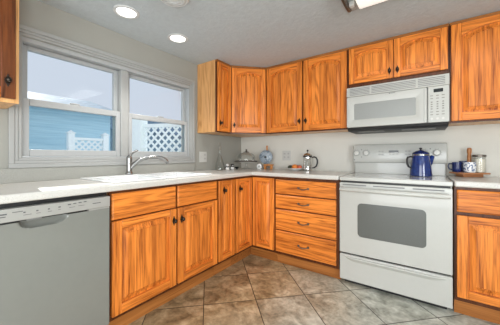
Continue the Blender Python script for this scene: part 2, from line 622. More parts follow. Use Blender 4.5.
# window over the sink: casing, frame, mullion, four sashes with panes
win = thing('window_1', 'white double hung twin window over the sink', 'window', (0, 0, 0))
win['kind'] = 'structure'
cs = MB()
for (t, a, b) in ((0.022, 0.0, 0.028), (0.017, 0.028, 0.046), (0.012, 0.046, 0.064)):
    oy0, oy1, oz0, oz1 = -2.436 + a, -0.895 - a, 1.021 + a, 1.952 - a
    iy0, iy1, iz0, iz1 = -2.436 + b, -0.895 - b, 1.021 + b, 1.952 - b
    cs.box(0.001, t, oy0, oy1, iz1, oz1).box(0.001, t, oy0, oy1, oz0, iz0)
    cs.box(0.001, t, oy0, iy0, iz0, iz1).box(0.001, t, iy1, oy1, iz0, iz1)
cs.build('casing', M['white_trim'], win, 0.003)
fr = MB()
fr.box(-0.12, 0.0, WY0, WY1, WZ0, WZ0 + 0.012).box(-0.12, 0.0, WY0, WY1, WZ1 - 0.03, WZ1)
fr.box(-0.12, 0.0, WY0, WY0 + 0.01, WZ0 + .012, WZ1 - .03).box(-0.12, 0.0, WY1 - 0.01, WY1, WZ0 + .012, WZ1 - .03)
fr.build('window_frame', M['vinyl'], win, 0.003)
MB().box(-0.115, -0.008, -1.722, -1.652, WZ0 + .012, WZ1 - .03).build('mullion', M['white_trim'], win, 0.006)


def sash(ya, yb, za, zb, x0, x1, st, rail_b, rail_t):
    m = MB()
    m.box(x0, x1, ya, ya + st, za, zb).box(x0, x1, yb - st, yb, za, zb)
    m.box(x0, x1, ya + st, yb - st, za, za + rail_b).box(x0, x1, ya + st, yb - st, zb - rail_t, zb)
    s = m.build('sash', M['vinyl'], win, 0.004)
    xm = (x0 + x1) / 2
    MB().box(xm - .002, xm + .002, ya + st, yb - st, za + rail_b, zb - rail_t).build('pane', M['pane'], s, smooth=False)
    if rail_t > .04:
        MB().box(xm - .012, xm - .0025, yb - st - .018, yb - st - .0005, za + rail_b + .001, zb - rail_t - .001).build('screen_channel', M['screen_dark'], s)
    return s


for ya, yb in ((-2.364, -1.723), (-1.651, -0.971)):
    sash(ya, yb, 1.096, 1.486, -0.052, -0.016, 0.035, 0.047, 0.046)
    sash(ya, yb, 1.446, 1.853, -0.094, -0.058, 0.035, 0.038, 0.03)
for y in (-2.06, -1.31):
    MB().box(-0.05, -0.02, y - .03, y + .03, 1.487, 1.499).build('sash_lock', M['vinyl'], win, 0.003)

# ------------------------------------------------------------------ cabinet builder
ARCH_N = 14


def arch_outline(x0, x1, z0, z1, rise, inset=0.0):
    """closed outline, anticlockwise from bottom-left; arched top when rise > 0"""
    x0, x1, z0, z1 = x0 + inset, x1 - inset, z0 + inset, z1 - inset
    pts = [(x0, z0), (x1, z0)]
    for i in range(ARCH_N + 1):
        t = i / ARCH_N
        x = x1 + (x0 - x1) * t
        s = 1 - (2 * t - 1) ** 2
        # shoulders stay flat, then a cathedral rise
        s = s ** 0.8
        pts.append((x, z1 - rise * (1 - s)))
    return pts


def make_door(parent, w, h, loc, rotz=0.0, rise=0.0, knob=None, th=0.022, old=False, stile=None):
    """local frame: x width, z height, back at y=0, front at y=-th"""
    st = stile or min(0.058, w * 0.24)
    ov = M['oak_old'] if old else M['oak_v']
    m = MB()
    m.box(0, st, -th, 0, 0, h, 0).box(w - st, w, -th, 0, 0, h, 0)
    m.box(st, w - st, -th, 0, 0, st, 1)
    ol = arch_outline(st, w - st, st, h - st * 0.82, rise)
    arch = ol[2:]
    for (xa, za), (xb, zb) in zip(arch, arch[1:]):
        m.prism([(xb, zb), (xa, za), (xa, h), (xb, h)], 'xz', -th, 0, 1)
    bmesh.ops.remove_doubles(m.bm, verts=[v for v in m.bm.verts if v.co.x > st + 1e-4 and v.co.x < w - st - 1e-4 and v.co.z > h * 0.5], dist=1e-5)
    # drop the hidden faces inside the arched rail
    rm = [f for f in m.bm.faces if abs(f.normal.x) > 0.99 and f.material_index == 1 and st + 1e-3 < f.calc_center_median().x < w - st - 1e-3]
    bmesh.ops.delete(m.bm, geom=rm, context='FACES')
    d = m.build('door', [ov, M['oak_h']], parent, 0.003, 2, loc, rotz)
    # raised panel
    p = MB()
    O = lambda ins: arch_outline(st, w - st, st, h - st * 0.82, rise, ins)
    ring = lambda ins, y: [(x, y, z) for x, z in O(ins)]
    wide = w - 2 * st
    bv = min(0.028, wide * 0.17)
    p.loops([ring(-0.004, -0.002), ring(-0.004, -th + 0.017), ring(0.010, -th + 0.017), ring(0.010 + bv, -th + 0.0055), ring(0.0115 + bv, -th + 0.002)], 0)
    p.build('panel', ov, d, 0, angle=0.12)
    if knob:
        kx, kz = knob
        k = MB()
        H = 0.036
        k.prism([(kx, kz - H), (kx + .006, kz - H * .55), (kx + .0125, kz - .006), (kx + .0125, kz + .006), (kx + .006, kz + H * .55), (kx, kz + H), (kx - .006, kz + H * .55), (kx - .0125, kz + .006), (kx - .0125, kz - .006), (kx - .006, kz - H * .55)], 'xz', -th - .004, -th + .0005)
        k.tube([(kx, -th - .003, kz), (kx, -th - .02, kz)], 0.006, 10)
        k.ball((kx, -th - .024, kz), 0.0135, 0, (0.9, 0.75, 1.15), 14)
        k.build('knob', M['bronze'], d, 0)
    return d


def make_slab(parent, name, w, h, loc, rotz=0.0, pull=False, th=0.019):
    m = MB()
    e = 0.008
    m.loops([[(0, 0, 0), (w, 0, 0), (w, 0, h), (0, 0, h)],
             [(0, -th + .006, 0), (w, -th + .006, 0), (w, -th + .006, h), (0, -th + .006, h)],
             [(e, -th, e), (w - e, -th, e), (w - e, -th, h - e), (e, -th, h - e)]])
    d = m.build(name, M['oak_drawer'], parent, 0.0015, 1, loc, rotz, angle=0.15)
    if pull:
        cx, cz = w / 2, h * 0.5
        k = MB()
        for s in (-1, 1):
            k.prism([(cx + s * .048 + a * .013, cz + b * .011) for a, b in ((-1, 0), (-.5, -.9), (.5, -.9), (1, 0), (.5, .9), (-.5, .9))], 'xz', -th - .004, -th + .0005)
            k.tube([(cx + s * .045, -th - .003, cz), (cx + s * .045, -th - .02, cz)], .0045, 8)
        k.tube([(cx - .052, -th - .02, cz + .004), (cx - .04, -th - .022, cz - .002), (cx - .02, -th - .024, cz - .007), (cx, -th - .025, cz - .009), (cx + .02, -th - .024, cz - .007), (cx + .04, -th - .022, cz - .002), (cx + .052, -th - .02, cz + .004)], [.003, .0045, .0045, .006, .0045, .0045, .003], 8)
        k.build('pull', M['pewter'], d, 0)
    return d


def base_body(parent, w, top=0.887, depth=0.61, hollow=False):
    m = MB()
    if hollow:      # room for the sink bowls
        m.box(.001, .019, -depth + .02, -.003, .105, top - .001).box(w - .019, w - .001, -depth + .02, -.003, .105, top - .001)
        m.box(.019, w - .019, -depth + .02, -.003, .105, .123).box(.019, w - .019, -.012, -.003, .123, top - .001)
    else:
        m.box(0.001, w - .001, -depth + .02, -.003, .105, top - .001)
    m.build('carcass', M['oak_side'], parent)
    MB().box(0.001, w - .001, -depth, -depth + .02, .105, top - .001).build('face_frame', M['oak_frame_shaded'], parent)
    MB().box(0.001, w - .001, -.572, -.552, 0.001, .105).build('toe_kick', M['oak_toe'], parent)


def wall_body(parent, w, z0, top=CEIL - 0.002, depth=0.304):
    MB().box(0.001, w - .001, -depth + .02, -.003, z0, top).build('carcass', M['oak_side'], parent)
    MB().box(0.001, w - .001, -depth, -depth + .02, z0 - .004, top - .024).build('face_frame', M['oak_frame_shaded'], parent)
    MB().box(0.001, w - .001, -depth - .008, -depth + .02, top - .023, top).build('top_rail', M['oak_rim'], parent, .002)


BASE = 'oak base cabinets'
WALLC = 'oak wall cabinets'
R90 = PI / 2
D = 0.6105    # back of a base door
DU = 0.3045   # back of a wall cabinet door

# left run: local x runs along +y, local -y faces the room
c = thing('base_cabinet', 'wide oak sink base cabinet with two doors beside dishwasher', 'cabinet', (0, -2.108, 0), R90, BASE)
base_body(c, 0.936, hollow=True)
for x0, x1, kx in ((0.011, 0.475, .440), (0.493, 0.923, .03)):
    make_slab(c, 'false_drawer_front', x1 - x0, 0.158, (x0, -D, 0.713))
    make_door(c, x1 - x0, 0.571, (x0, -D, 0.133), 0, 0, (kx, 0.485))
c = thing('base_cabinet', 'narrow single door oak base cabinet between sink base and corner', 'cabinet', (0, -1.171, 0), R90, BASE)
base_body(c, 0.246)
make_door(c, 0.226, 0.735, (0.009, -D, 0.133), 0, 0, (0.07, .645), stile=.05)

# corner base: L-shaped, two doors meeting in the inner corner
c = thing('base_cabinet', 'L shaped oak corner base cabinet with two narrow doors meeting at inside corner', 'cabinet', (0, 0, 0), 0, BASE)
L = [(.003, -.003), (.903, -.003), (.903, -.59), (.59, -.59), (.59, -.924), (.003, -.924)]
MB().prism(L, 'xy', .105, .886).build('carcass', M['oak_side'], c)
MB().prism([(.904, -.59), (.904, -.61), (.61, -.61), (.61, -.924), (.59, -.924), (.59, -.59)], 'xy', .105, .886).build('face_frame', M['oak_frame_shaded'], c)
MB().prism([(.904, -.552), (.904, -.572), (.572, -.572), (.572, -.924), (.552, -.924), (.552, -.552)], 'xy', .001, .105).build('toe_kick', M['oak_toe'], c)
make_door(c, 0.279, 0.735, (D, -.914, .133), R90, 0, (.062, .635), stile=.05)
make_door(c, 0.262, 0.735, (.634, -D, .133), 0, 0, None, stile=.05)

# drawer base
c = thing('base_cabinet', 'oak base cabinet with four stacked drawers left of the range', 'cabinet', (0.905, 0, 0), 0, BASE)
base_body(c, 0.638)
for z0, z1 in ((.718, .860), (.572, .708), (.357, .562), (.133, .347)):
    make_slab(c, 'drawer', 0.605, z1 - z0, (.008, -D, z0), 0, True)

# right base
c = thing('base_cabinet', 'oak base cabinet with one drawer and door right of the range', 'cabinet', (2.318, 0, 0), 0, BASE)
base_body(c, 0.60)
make_slab(c, 'drawer', 0.57, 0.15, (.013, -D, .718), 0, True)
make_door(c, 0.57, 0.557, (.013, -D, .137), 0, 0, (.54, .49))

# wall cabinets
c = thing('wall_cabinet', 'narrow oak wall cabinet with bare side panel right of the window', 'cabinet', (0, -.846, 0), R90, WALLC)
wall_body(c, .234, 1.364)
make_door(c, .216, .755, (.008, -DU, 1.372), 0, .03, (.03, .09), stile=.052)

c = thing('wall_cabinet', 'diagonal oak corner wall cabinet above the cake stand', 'cabinet', (0, 0, 0), 0, WALLC)
Z0, Z1 = 1.364, CEIL - .002
k2 = .02 / math.sqrt(2)
MB().prism([(.003, -.003), (.609, -.003), (.609, -.29), (.29, -.609), (.003, -.609)], 'xy', Z0, Z1).build('carcass', M['oak_side'], c)
MB().prism([(.609, -.2901), (.609, -.304), (.304, -.609), (.2901, -.609)], 'xy', Z0 - .004, Z1 - .024).build('face_frame', M['oak_frame_shaded'], c)
MB().prism([(.6095, -.295), (.6095, -.313), (.313, -.6095), (.295, -.6095)], 'xy', Z1 - .023, Z1).build('top_rail', M['oak_rim'], c, .002)
dw_ = 0.405
off = (0.305 * math.sqrt(2) - dw_) / 2
ux = 1 / math.sqrt(2)
make_door(c, dw_, .755, (.304 + (off + .0005) * ux, -.6095 + off * ux, 1.372), PI / 4, .045, (.03, .085))

c = thing('wall_cabinet', 'oak wall cabinet with two tall arched doors left of the microwave', 'cabinet', (.611, 0, 0), 0, WALLC)
wall_body(c, .934, 1.364)
make_door(c, .447, .755, (.012, -DU, 1.372), 0, .045, (.42, .105))
make_door(c, .447, .755, (.477, -DU, 1.372), 0, .045, (.028, .105))

c = thing('wall_cabinet', 'short oak wall cabinet with two arched doors above the microwave', 'cabinet', (1.547, 0, 0), 0, WALLC)
wall_body(c, .766, 1.748)
make_door(c, .372, .338, (.009, -DU, 1.790), 0, .035, (.344, .065), stile=.05)
make_door(c, .372, .338, (.386, -DU, 1.790), 0, .035, (.028, .065), stile=.05)

c = thing('wall_cabinet', 'tall oak wall cabinet right of the microwave cut by the frame edge', 'cabinet', (2.315, 0, 0), 0, WALLC)
wall_body(c, .56, 1.364)
make_door(c, .54, .755, (.01, -DU, 1.374), 0, .05, (.51, .1), stile=.062)

c = thing('wall_cabinet', 'dark grained oak wall cabinet above the dishwasher left of the window', 'cabinet', (0, -2.93, 0), R90, WALLC)
MB().box(.001, .482, -.284, -.003, 1.393, CEIL - .002).build('carcass', M['oak_side'], c)
MB().box(.001, .484, -.304, -.284, 1.389, CEIL - .002).build('face_frame', M['oak_side'], c)
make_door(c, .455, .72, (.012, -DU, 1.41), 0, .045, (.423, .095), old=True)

# ------------------------------------------------------------------ worktops
CT, CB = .928, .888
SX0, SX1, SY0, SY1 = .125, .555, -2.03, -1.23   # sink cut-out


def cells(m, xs, ys, keep, z0, z1):
    vd = {}
    V = lambda x, y, z: vd.setdefault((x, y, z), None) or vd.__setitem__((x, y, z), m.bm.verts.new((x, y, z))) or vd[(x, y, z)]
    ok = lambda i, j: 0 <= i < len(xs) - 1 and 0 <= j < len(ys) - 1 and keep(i, j)
    for i in range(len(xs) - 1):
        for j in range(len(ys) - 1):
            if not ok(i, j):
                continue
            a, b, cc, dd = xs[i], xs[i + 1], ys[j], ys[j + 1]
            m.bm.faces.new([V(a, cc, z1), V(b, cc, z1), V(b, dd, z1), V(a, dd, z1)])
            m.bm.faces.new([V(a, dd, z0), V(b, dd, z0), V(b, cc, z0), V(a, cc, z0)])
            for di, dj, p, q in ((-1, 0, (a, dd), (a, cc)), (1, 0, (b, cc), (b, dd)), (0, -1, (a, cc), (b, cc)), (0, 1, (b, dd), (a, dd))):
                if not ok(i + di, j + dj):
                    m.bm.faces.new([V(*p, z0), V(*q, z0), V(*q, z1), V(*p, z1)])


wt = thing('worktop', 'L shaped speckled white worktop with the sink set in it', 'worktop', (0, 0, CB))
m = MB()
xs, ys = [.002, SX0, SX1, .645, 1.543], [-2.95, SY0, SY1, -.645, -.002]
cells(m, xs, ys, lambda i, j: (j == 3 or i < 3) and not (i == 1 and j == 1), 0, CT - CB)
m.build('slab', M['counter'], wt, 0.011, 4)
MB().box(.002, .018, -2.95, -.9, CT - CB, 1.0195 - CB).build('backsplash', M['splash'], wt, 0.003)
wt2 = MB().box(2.317, 2.93, -.645, -.002, 0, CT - CB).build('worktop', M['counter'], None, 0.011, 4, (0, 0, CB))
tag(wt2, 'short speckled white worktop right of the range', 'worktop')

# sink
sk = thing('sink', 'white double bowl sink under the window', 'sink', (0, 0, CT))
m = MB()
RX0, RX1, RY0, RY1 = .07, .58, -2.06, -1.20
xs = [RX0, SX0 + .012, SX1 - .012, RX1]
ys = [RY0, SY0 + .012, -1.65, -1.61, SY1 - .012, RY1]
cells(m, xs, ys, lambda i, j: not (i == 1 and j in (1, 3)), 0.0005, .011)
m.build('rim', M['sink_white'], sk, 0.004, 3)
for ya, yb in ((SY0 + .012, -1.65), (-1.61, SY1 - .012)):
    xa, xb = SX0 + .012, SX1 - .012
    m = MB()
    q = lambda i, z: [(xa + i, ya + i, z), (xb - i, ya + i, z), (xb - i, yb - i, z), (xa + i, yb - i, z)]
    m.loops([q(-.004, -.02), q(-.004, -.165), q(.02, -.19), q(.03, -.182), q(.014, -.17), q(.001, 0.002), q(-.004, -.02)][:6], cap0=False, cap1=False)
    m.bm.faces.new([m.bm.verts.new(p) for p in q(.012, -.171)])
    b = m.build('bowl', M['sink_white'], sk, 0)
    MB().lathe([(.04, -.171), (.042, -.168), (.03, -.167), (.012, -.1695)], 20, ((xa + xb) / 2, (ya + yb) / 2, 0)).build('drain', M['chrome'], b)

# faucet
fz = CT + .0115
fa = thing('faucet', 'brushed steel single lever faucet with arched spout', 'faucet', (.098, -1.706, fz))
MB().lathe([(.028, 0), (.03, .004), (.03, .012), (.026, .02), (.0225, .03), (.0215, .06), (.022, .10), (.0235, .125), (.023, .145), (.017, .158), (.006, .163)], 28).build('body', M['steel'], fa)
m = MB()
pts = [(.005, .012, .055), (.01, .032, .085), (.02, .062, .112), (.035, .105, .134), (.05, .15, .146), (.065, .20, .149), (.08, .245, .143), (.095, .28, .128), (.102, .30, .108)]
m.tube(pts, [.019, .0185, .0175, .0165, .016, .0165, .0185, .0195, .019], 16)
sp = m.build('spout', M['steel'], fa)
MB().tube([(.1015, .2995, .112), (.106, .309, .093)], [.0165, .015], 14).build('aerator', M['mid_grey'], sp)
m = MB()
m.tube([(0, 0, .155), (.0, .016, .175), (.004, .04, .195), (.008, .062, .205)], [.012, .010, .008, .010], 12)
m.ball((.008, .064, .2055), .011, 0, (1, 1.2, .7), 14)
m.build('lever', M['steel'], fa)

# ------------------------------------------------------------------ dishwasher
dw = thing('dishwasher', 'white built in dishwasher below the left end of worktop', 'dishwasher', (0, -2.722, 0), R90)
W = .608
MB().box(.004, W - .004, -.60, -.01, .11, .866).build('tub', M['black'], dw)
MB().box(.004, W - .004, -.56, -.52, .002, .11).build('toe_panel', M['black'], dw)
MB().box(.004, W - .004, -.606, -.59, .867, .8865).build('gap_shade_strip', M['black'], dw)  # black strip paints the shade of the gap under the worktop
m = MB()
nx, nz = 120, 90
X = [.005 + (W - .01) * i / nx for i in range(nx + 1)]
Zs = [.115 + (.797 - .115) * (j / nz) ** .6 for j in range(nz + 1)]
hx0, hx1 = .207, .398


def scoop(x, z):
    u = (x - (hx0 + hx1) / 2) / ((hx1 - hx0) / 2)
    v = (.800 - z) / .040
    if abs(u) >= 1 or v > 1:
        return 0
    lim = math.sqrt(max(0, 1 - abs(u) ** 3.0))
    if v >= lim:
        return 0
    return .037 * math.sqrt(max(0, 1 - (v / lim) ** 2)) * min(1, (1 - abs(u)) * 6)


g = [[m.bm.verts.new((x, -.640 + scoop(x, z), z)) for x in X] for z in Zs]
for j in range(nz):
    for i in range(nx):
        m.bm.faces.new([g[j][i], g[j][i + 1], g[j + 1][i + 1], g[j + 1][i]])
bk = [m.bm.verts.new(p) for p in ((X[0], -.605, Zs[0]), (X[-1], -.605, Zs[0]), (X[-1], -.605, Zs[-1]), (X[0], -.605, Zs[-1]))]
m.bm.faces.new([bk[0], bk[1]] + [v for v in reversed(g[0])])
m.bm.faces.new([bk[2], bk[3]] + g[-1])
m.bm.faces.new([bk[3], bk[0]] + [r[0] for r in g])
m.bm.faces.new([bk[1], bk[2]] + [r[-1] for r in reversed(g)])
m.bm.faces.new([bk[3], bk[2], bk[1], bk[0]])
bmesh.ops.recalc_face_normals(m.bm, faces=m.bm.faces[:])
dr = m.build('door', M['dw_white'], dw, 0, angle=0.9)
cp = MB().box(.005, W - .005, -.650, -.605, .806, .865).build('control_panel', M['dw_panel'], dw, .004, 3)
MB().box(.494, W - .006, -.642, -.61, .7975, .8055).build('trim_strip', M['dw_panel'], dr)
MB().box(.238, .292, -.639, -.61, .7975, .8055).build('latch', M['mid_grey'], dr, .002)
MB().box(.006, .237, -.622, -.61, .7975, .8055).build('slot_shade', M['black'], dr)  # black boxes paint the dark inside the slot, either side of the latch
MB().box(.293, .493, -.622, -.61, .7975, .8055).build('slot_shade', M['black'], dr)
# printed marks on the control panel (too small to read in the photo)
for x, z, ww, hh in ((.03, .833, .03, .003), (.09, .838, .018, .006), (.09, .826, .028, .002), (.128, .84, .04, .006), (.128, .83, .036, .004), (.185, .846, .036, .003), (.222, .838, .008, .006), (.222, .828, .03, .002), (.268, .838, .008, .006), (.268, .828, .016, .002),
                     (.312, .838, .008, .006), (.312, .828, .016, .002), (.354, .84, .01, .006), (.354, .83, .01, .002), (.394, .846, .014, .005), (.418, .848, .014, .005), (.442, .849, .014, .005), (.466, .85, .014, .005), (.4, .832, .026, .002), (.44, .834, .03, .002), (.51, .834, .042, .004)):
    MB().box(x, x + ww, -.6506, -.649, z, z + hh).build('printed_mark', M['dark_grey'], cp, smooth=False)

# ------------------------------------------------------------------ range
W = .762
rg = thing('range', 'white free standing electric range with oven window', 'range', (1.549, 0, 0))
MB().box(.004, W - .004, -.60, -.03, .05, .887).build('body', M['range_white'], rg, .003)
MB().box(.03, W - .03, -.57, -.05, .001, .05).build('base', M['black'], rg)
ck = MB().box(.0, W, -.632, -.028, .888, .921).build('cooktop', M['range_white'], rg, .006, 3)
MB().prism(rrect(.022, W - .022, -.60, -.075, .02), 'xy', .9205, .9222).build('glass_surface', M['ceramic_glass'], ck)
for x, y, r in ((.2, -.44, .1), (.56, -.44, .085), (.2, -.2, .075), (.575, -.2, .1)):
    m = MB()
    m.lathe([(r, .9221), (r, .9226), (r - .006, .9226), (r - .006, .9221)], 40, (x, y, 0), 0, 'z', False, False)
    m.build('burner_ring', M['ring_grey'], ck)
# oven door
od = MB().box(.003, W - .003, -.640, -.601, .276, .873).build('oven_door', M['range_white'], rg, .006, 3)
MB().prism(rrect(.149, .612, .43, .708, .032), 'xz', -.6425, -.638).build('oven_window', M['oven_glass'], od, .001)
m = MB()
m.tube([(.018, -.675, .822), (.05, -.684, .821), (W / 2, -.688, .82), (W - .05, -.684, .821), (W - .018, -.675, .822)], [.015, .0175, .0175, .0175, .015], 14)
for x in (.02, W - .04):
    m.box(x, x + .02, -.676, -.638, .808, .836)
m.build('oven_handle', M['range_white'], od, .002)
m = MB()
for x0, x1 in ((.03, .215), (.265, .48), (.53, .715)):
    m.box(x0, x1, -.6407, -.638, .851, .861)
m.build('vent_slots', M['mid_grey'], od)
MB().box(.012, W - .012, -.612, -.6, .874, .8875).build('door_gap_shade', M['black'], rg)  # black strip paints the shade in the gap under the cooktop
MB().box(.012, W - .012, -.615, -.6, .263, .275).build('drawer_gap_shade', M['black'], rg)  # black strip paints the shade between oven door and drawer
sd = MB().box(.003, W - .003, -.636, -.601, .045, .262).build('storage_drawer', M['range_white'], rg, .006, 3)
m = MB()
rings = []
for i in range(25):
    t = i / 24
    x = .035 + (W - .07) * t
    k = min(1, math.sin(PI * min(max(t, .001), .999)) * 3.0) ** .7
    rings.append([(x, -.6355, .247), (x, -.636 - .016 * k, .245), (x, -.636 - .017 * k, .238), (x, -.6355, .247 - .034 * k - .002)])
m.loops(rings)
m.build('drawer_lip', M['range_white'], sd, angle=0.5)
# backguard
MB().box(.006, W - .006, -.062, -.012, .9215, 1.035).build('backguard_base', M['range_white'], rg, .003)
bgp = [(-.094, 1.032), (-.098, 1.04), (-.088, 1.20), (-.08, 1.211), (-.068, 1.214), (-.02, 1.214), (-.012, 1.2), (-.012, 1.036)]
bp_ = MB().prism(bgp, 'yz', -.006, W + .004).build('control_panel', M['range_white'], rg, .008, 3)


def yb(z):
    return -.098 + (z - 1.04) / .16 * .010


for x in (.030, .122, .600, .692):
    z = 1.128
    y = yb(z)
    m = MB()
    m.lathe([(.0245, y + .001), (.0245, y - .009), (.022, y - .024), (.019, y - .027), (.001, y - .027)], 28, (x, 0, z), 0, 'y')
    m.box(x - .0035, x + .0035, y - .031, y - .022, z - .021, z + .021)
    kb = m.build('knob', M['knob_white'], bp_)
    MB().lathe([(.031, y + .001), (.031, y - .004), (.025, y - .006)], 28, (x, 0, z), 0, 'y').build('skirt', M['key_grey'], kb)
    m = MB()
    for a in range(8):
        an = math.radians(-30 + 240 * a / 7)
        m.box(x + .036 * math.cos(an) - .002, x + .036 * math.cos(an) + .002, yb(z + .036 * math.sin(an)) - .0008, yb(z + .036 * math.sin(an)) + .001, z + .036 * math.sin(an) - .002, z + .036 * math.sin(an) + .002)
    m.build('dial_marks', M['mid_grey'], kb)
m = MB()
z = 1.142
m.box(.318, .404, yb(z) - .0012, yb(z) + .002, z - .009, z + .010)
m.build('clock_display', M['display'], bp_)
for cx in (.232, .258, .454, .480):
    for z in (1.113, 1.143):
        MB().box(cx, cx + .019, yb(z) - .001, yb(z) + .002, z - .008, z + .008).build('touch_key', M['key_grey'], bp_)
for cx in (.325, .352, .385):
    z = 1.115
    MB().box(cx, cx + .016, yb(z) - .001, yb(z) + .002, z - .006, z + .006).build('touch_key', M['key_grey'], bp_)
MB().lathe([(.006, yb(1.058) + .001), (.006, yb(1.058) - .001), (.001, yb(1.058) - .001)], 14, (.008, 0, 1.058), 0, 'y').build('badge', M['dark_grey'], bp_)
for x, z in ((.076, 1.163), (.076, 1.088), (.646, 1.163)):
    MB().box(x - .004, x + .004, yb(z) - .0008, yb(z) + .001, z - .004, z + .004).build('indicator_light', M['dark_grey'], bp_)

# ------------------------------------------------------------------ microwave
mw = thing('microwave', 'white over the range microwave under the short cabinet', 'microwave', (1.549, 0, 1.331))
W, H = .762, .413
MB().box(.002, W - .002, -.355, -.004, .033, H - .002).build('body', M['bisque'], mw, .003)
bs = MB().prism([(-.345, .0), (-.372, .012), (-.38, .0325), (-.01, .0325), (-.01, .0)], 'yz', .006, W - .006).build('base', M['black'], mw, .003)
for x0, x1 in ((.08, .3), (.44, .68)):
    MB().box(x0, x1, -.32, -.2, -.004, .0).build('grease_filter', M['mid_grey'], bs, .002)
vg = MB().prism([(-.356, .322), (-.389, .322), (-.386, .408), (-.356, .4105)], 'yz', .001, W - .001).build('vent_grille', M['bisque'], mw, .003)
m = MB()
for i in range(5):
    z = .334 + i * .0135
    for x0, x1 in ((.03, .20), (.215, .545), (.56, .735)):
        m.box(x0, x1, -.3895, -.386, z, z + .0055)
m.build('vent_slots', M['mid_grey'], vg, smooth=False)
# door with bevelled frame round the window
m = MB()
ring = lambda i, y: [(x, y, z) for x, z in rrect(.002 + i, .620 - i, .034 + i * .8, .320 - i * .8, .012)]
rw_ = lambda i, y: [(x, y, z) for x, z in rrect(.068 - i, .546 + i, .104 - i, .252 + i, .012)]
m.loops([ring(0, -.357), ring(0, -.386), ring(.004, -.3905), rw_(.030, -.3915), rw_(.0, -.3845), rw_(-.004, -.372)], 0)
md = m.build('door', M['bisque'], mw, 0, angle=0.3)
MB().prism(rrect(.068, .546, .104, .252, .010), 'xz', -.3848, -.381).build('door_window', M['mw_glass'], md)
MB().box(.5995, .6015, -.3922, -.389, .045, .31).build('grip_line', M['mid_grey'], md)
m = MB()
for x, ww, hh in ((.352, .012, .005), (.367, .004, .004), (.373, .003, .006), (.378, .004, .004), (.384, .003, .006), (.389, .004, .004), (.395, .004, .005)):
    m.box(x, x + ww, -.3922, -.3903, .3075, .3075 + hh)
m.build('badge', M['dark_grey'], md, smooth=False)
cpn = MB().box(.626, W - .002, -.389, -.357, .034, .320).build('control_panel', M['bisque'], mw, .004, 3)
MB().box(.662, .722, -.3902, -.388, .271, .299).build('display', M['display'], cpn, .001)
keys = []
for r, z in enumerate((.246, .224, .196, .178, .160, .142, .118, .096)):
    for q, x in enumerate((.650, .687, .722)):
        keys.append((x, z, .018 if r not in (2, 3, 4, 5) else .012, .0065 if r not in (2, 3, 4, 5) else .009))
for x, z, ww, hh in keys:
    MB().box(x - ww / 2, x + ww / 2, -.3898, -.388, z - hh / 2, z + hh / 2).build('key', M['bisque_dim'], cpn, smooth=False)
for x in (.650, .687, .722):
    MB().lathe([(.009, -.388), (.009, -.3902), (.001, -.3902)], 16, (x, 0, .064), 0, 'y').build('key', M['plate_white'], cpn)

# ------------------------------------------------------------------ ceiling fittings
def can_light(x, y, label, power):
    t = thing('recessed_light', label, 'ceiling light', (x, y, CEIL), 0, 'recessed ceiling lights')
    MB().lathe([(.088, -.0005), (.088, -.004), (.083, -.008), (.068, -.008), (.064, -.001)], 40, cap0=False, cap1=False).build('trim_ring', M['vent_white'], t)
    MB().lathe([(.066, -.0008), (.066, -.004), (.001, -.005)], 32).build('lens', M['lamp'], t)
    l = bpy.data.lights.new('can_lamp', 'SPOT')
    l.energy = power
    l.spot_size = math.radians(100)
    l.spot_blend = 0.7
    l.shadow_soft_size = 0.06
    l.color = (1.0, 0.985, 0.95)
    o = bpy.data.objects.new('can_lamp', l)
    COL.objects.link(o)
    o.parent = t
    o.location = (0, 0, -.03)


can_light(.362, -1.872, 'lit recessed ceiling light nearer the dark wall cabinet above the dishwasher', 25)
can_light(.343, -1.394, 'lit recessed ceiling light nearer the corner cabinets', 25)

t = thing('ceiling_vent', 'round white vent on ceiling cut by the top of frame', 'vent', (.80, -1.79, CEIL))
MB().lathe([(.105, -.0005), (.105, -.006), (.095, -.014), (.075, -.02), (.05, -.024), (.001, -.025)], 40).build('cover', M['vent_white'], t)
for r in (.088, .066, .044):
    MB().lathe([(r + .004, -.03 + r * .12), (r + .004, -.034 + r * .12), (r - .004, -.034 + r * .12), (r - .004, -.03 + r * .12)], 36, cap0=False, cap1=False).build('louvre', M['vent_white'], t)

fx = thing('fluorescent_fixture', 'white wraparound fluorescent ceiling fixture with bronze end', 'ceiling light', (1.715, -1.135, CEIL))
Lx, hw, dp = 1.22, .150, .062


def prof(s, dz):
    pts = []
    for i in range(13):
        a = PI * i / 12
        pts.append((-hw * s * math.cos(a) * (1.0 if True else 1), -dz - (dp - dz) * (math.sin(a) ** .45)))
    return pts


m = MB()
m.prism([(-hw - .004, -.0005), (hw + .004, -.0005), (hw + .004, -.016), (-hw - .004, -.016)], 'yz', .01, Lx - .01)
m.build('housing', M['vent_white'], fx, .002)
m = MB()
m.prism([(y, z) for y, z in prof(1, .016)], 'yz', .075, Lx - .075)
m.build('diffuser', M['diffuser'], fx, angle=0.5)
for s, x0 in ((1, 0.0), (-1, Lx)):
    ec = MB()
    ec.prism([(y * 1.03, z * 1.06) for y, z in prof(1, .001)], 'yz', x0, x0 + s * .014)
    e = ec.build('end_cap', M['brass_trim'], fx, .002)
    MB().prism([(y * .97, z * .98) for y, z in prof(1, .017)], 'yz', x0 + s * .0145, x0 + s * .0745).build('clear_end_lens', M['glass'], e)
    mm = MB()
    for y in (-.07, .07):
        mm.box(min(x0 + s * .02, x0 + s * .05), max(x0 + s * .02, x0 + s * .05), y - .018, y + .018, -.05, -.017)
    mm.build('lamp_holder', M['porcelain'], e, .004)
l = bpy.data.lights.new('fluorescent_lamp', 'AREA')
l.shape = 'RECTANGLE'
l.size, l.size_y = 1.05, .26
l.energy = 5
l.color = (1.0, 0.98, 0.94)
o = bpy.data.objects.new('fluorescent_lamp', l)
COL.objects.link(o)
o.parent = fx
o.location = (Lx / 2, 0, -.075)

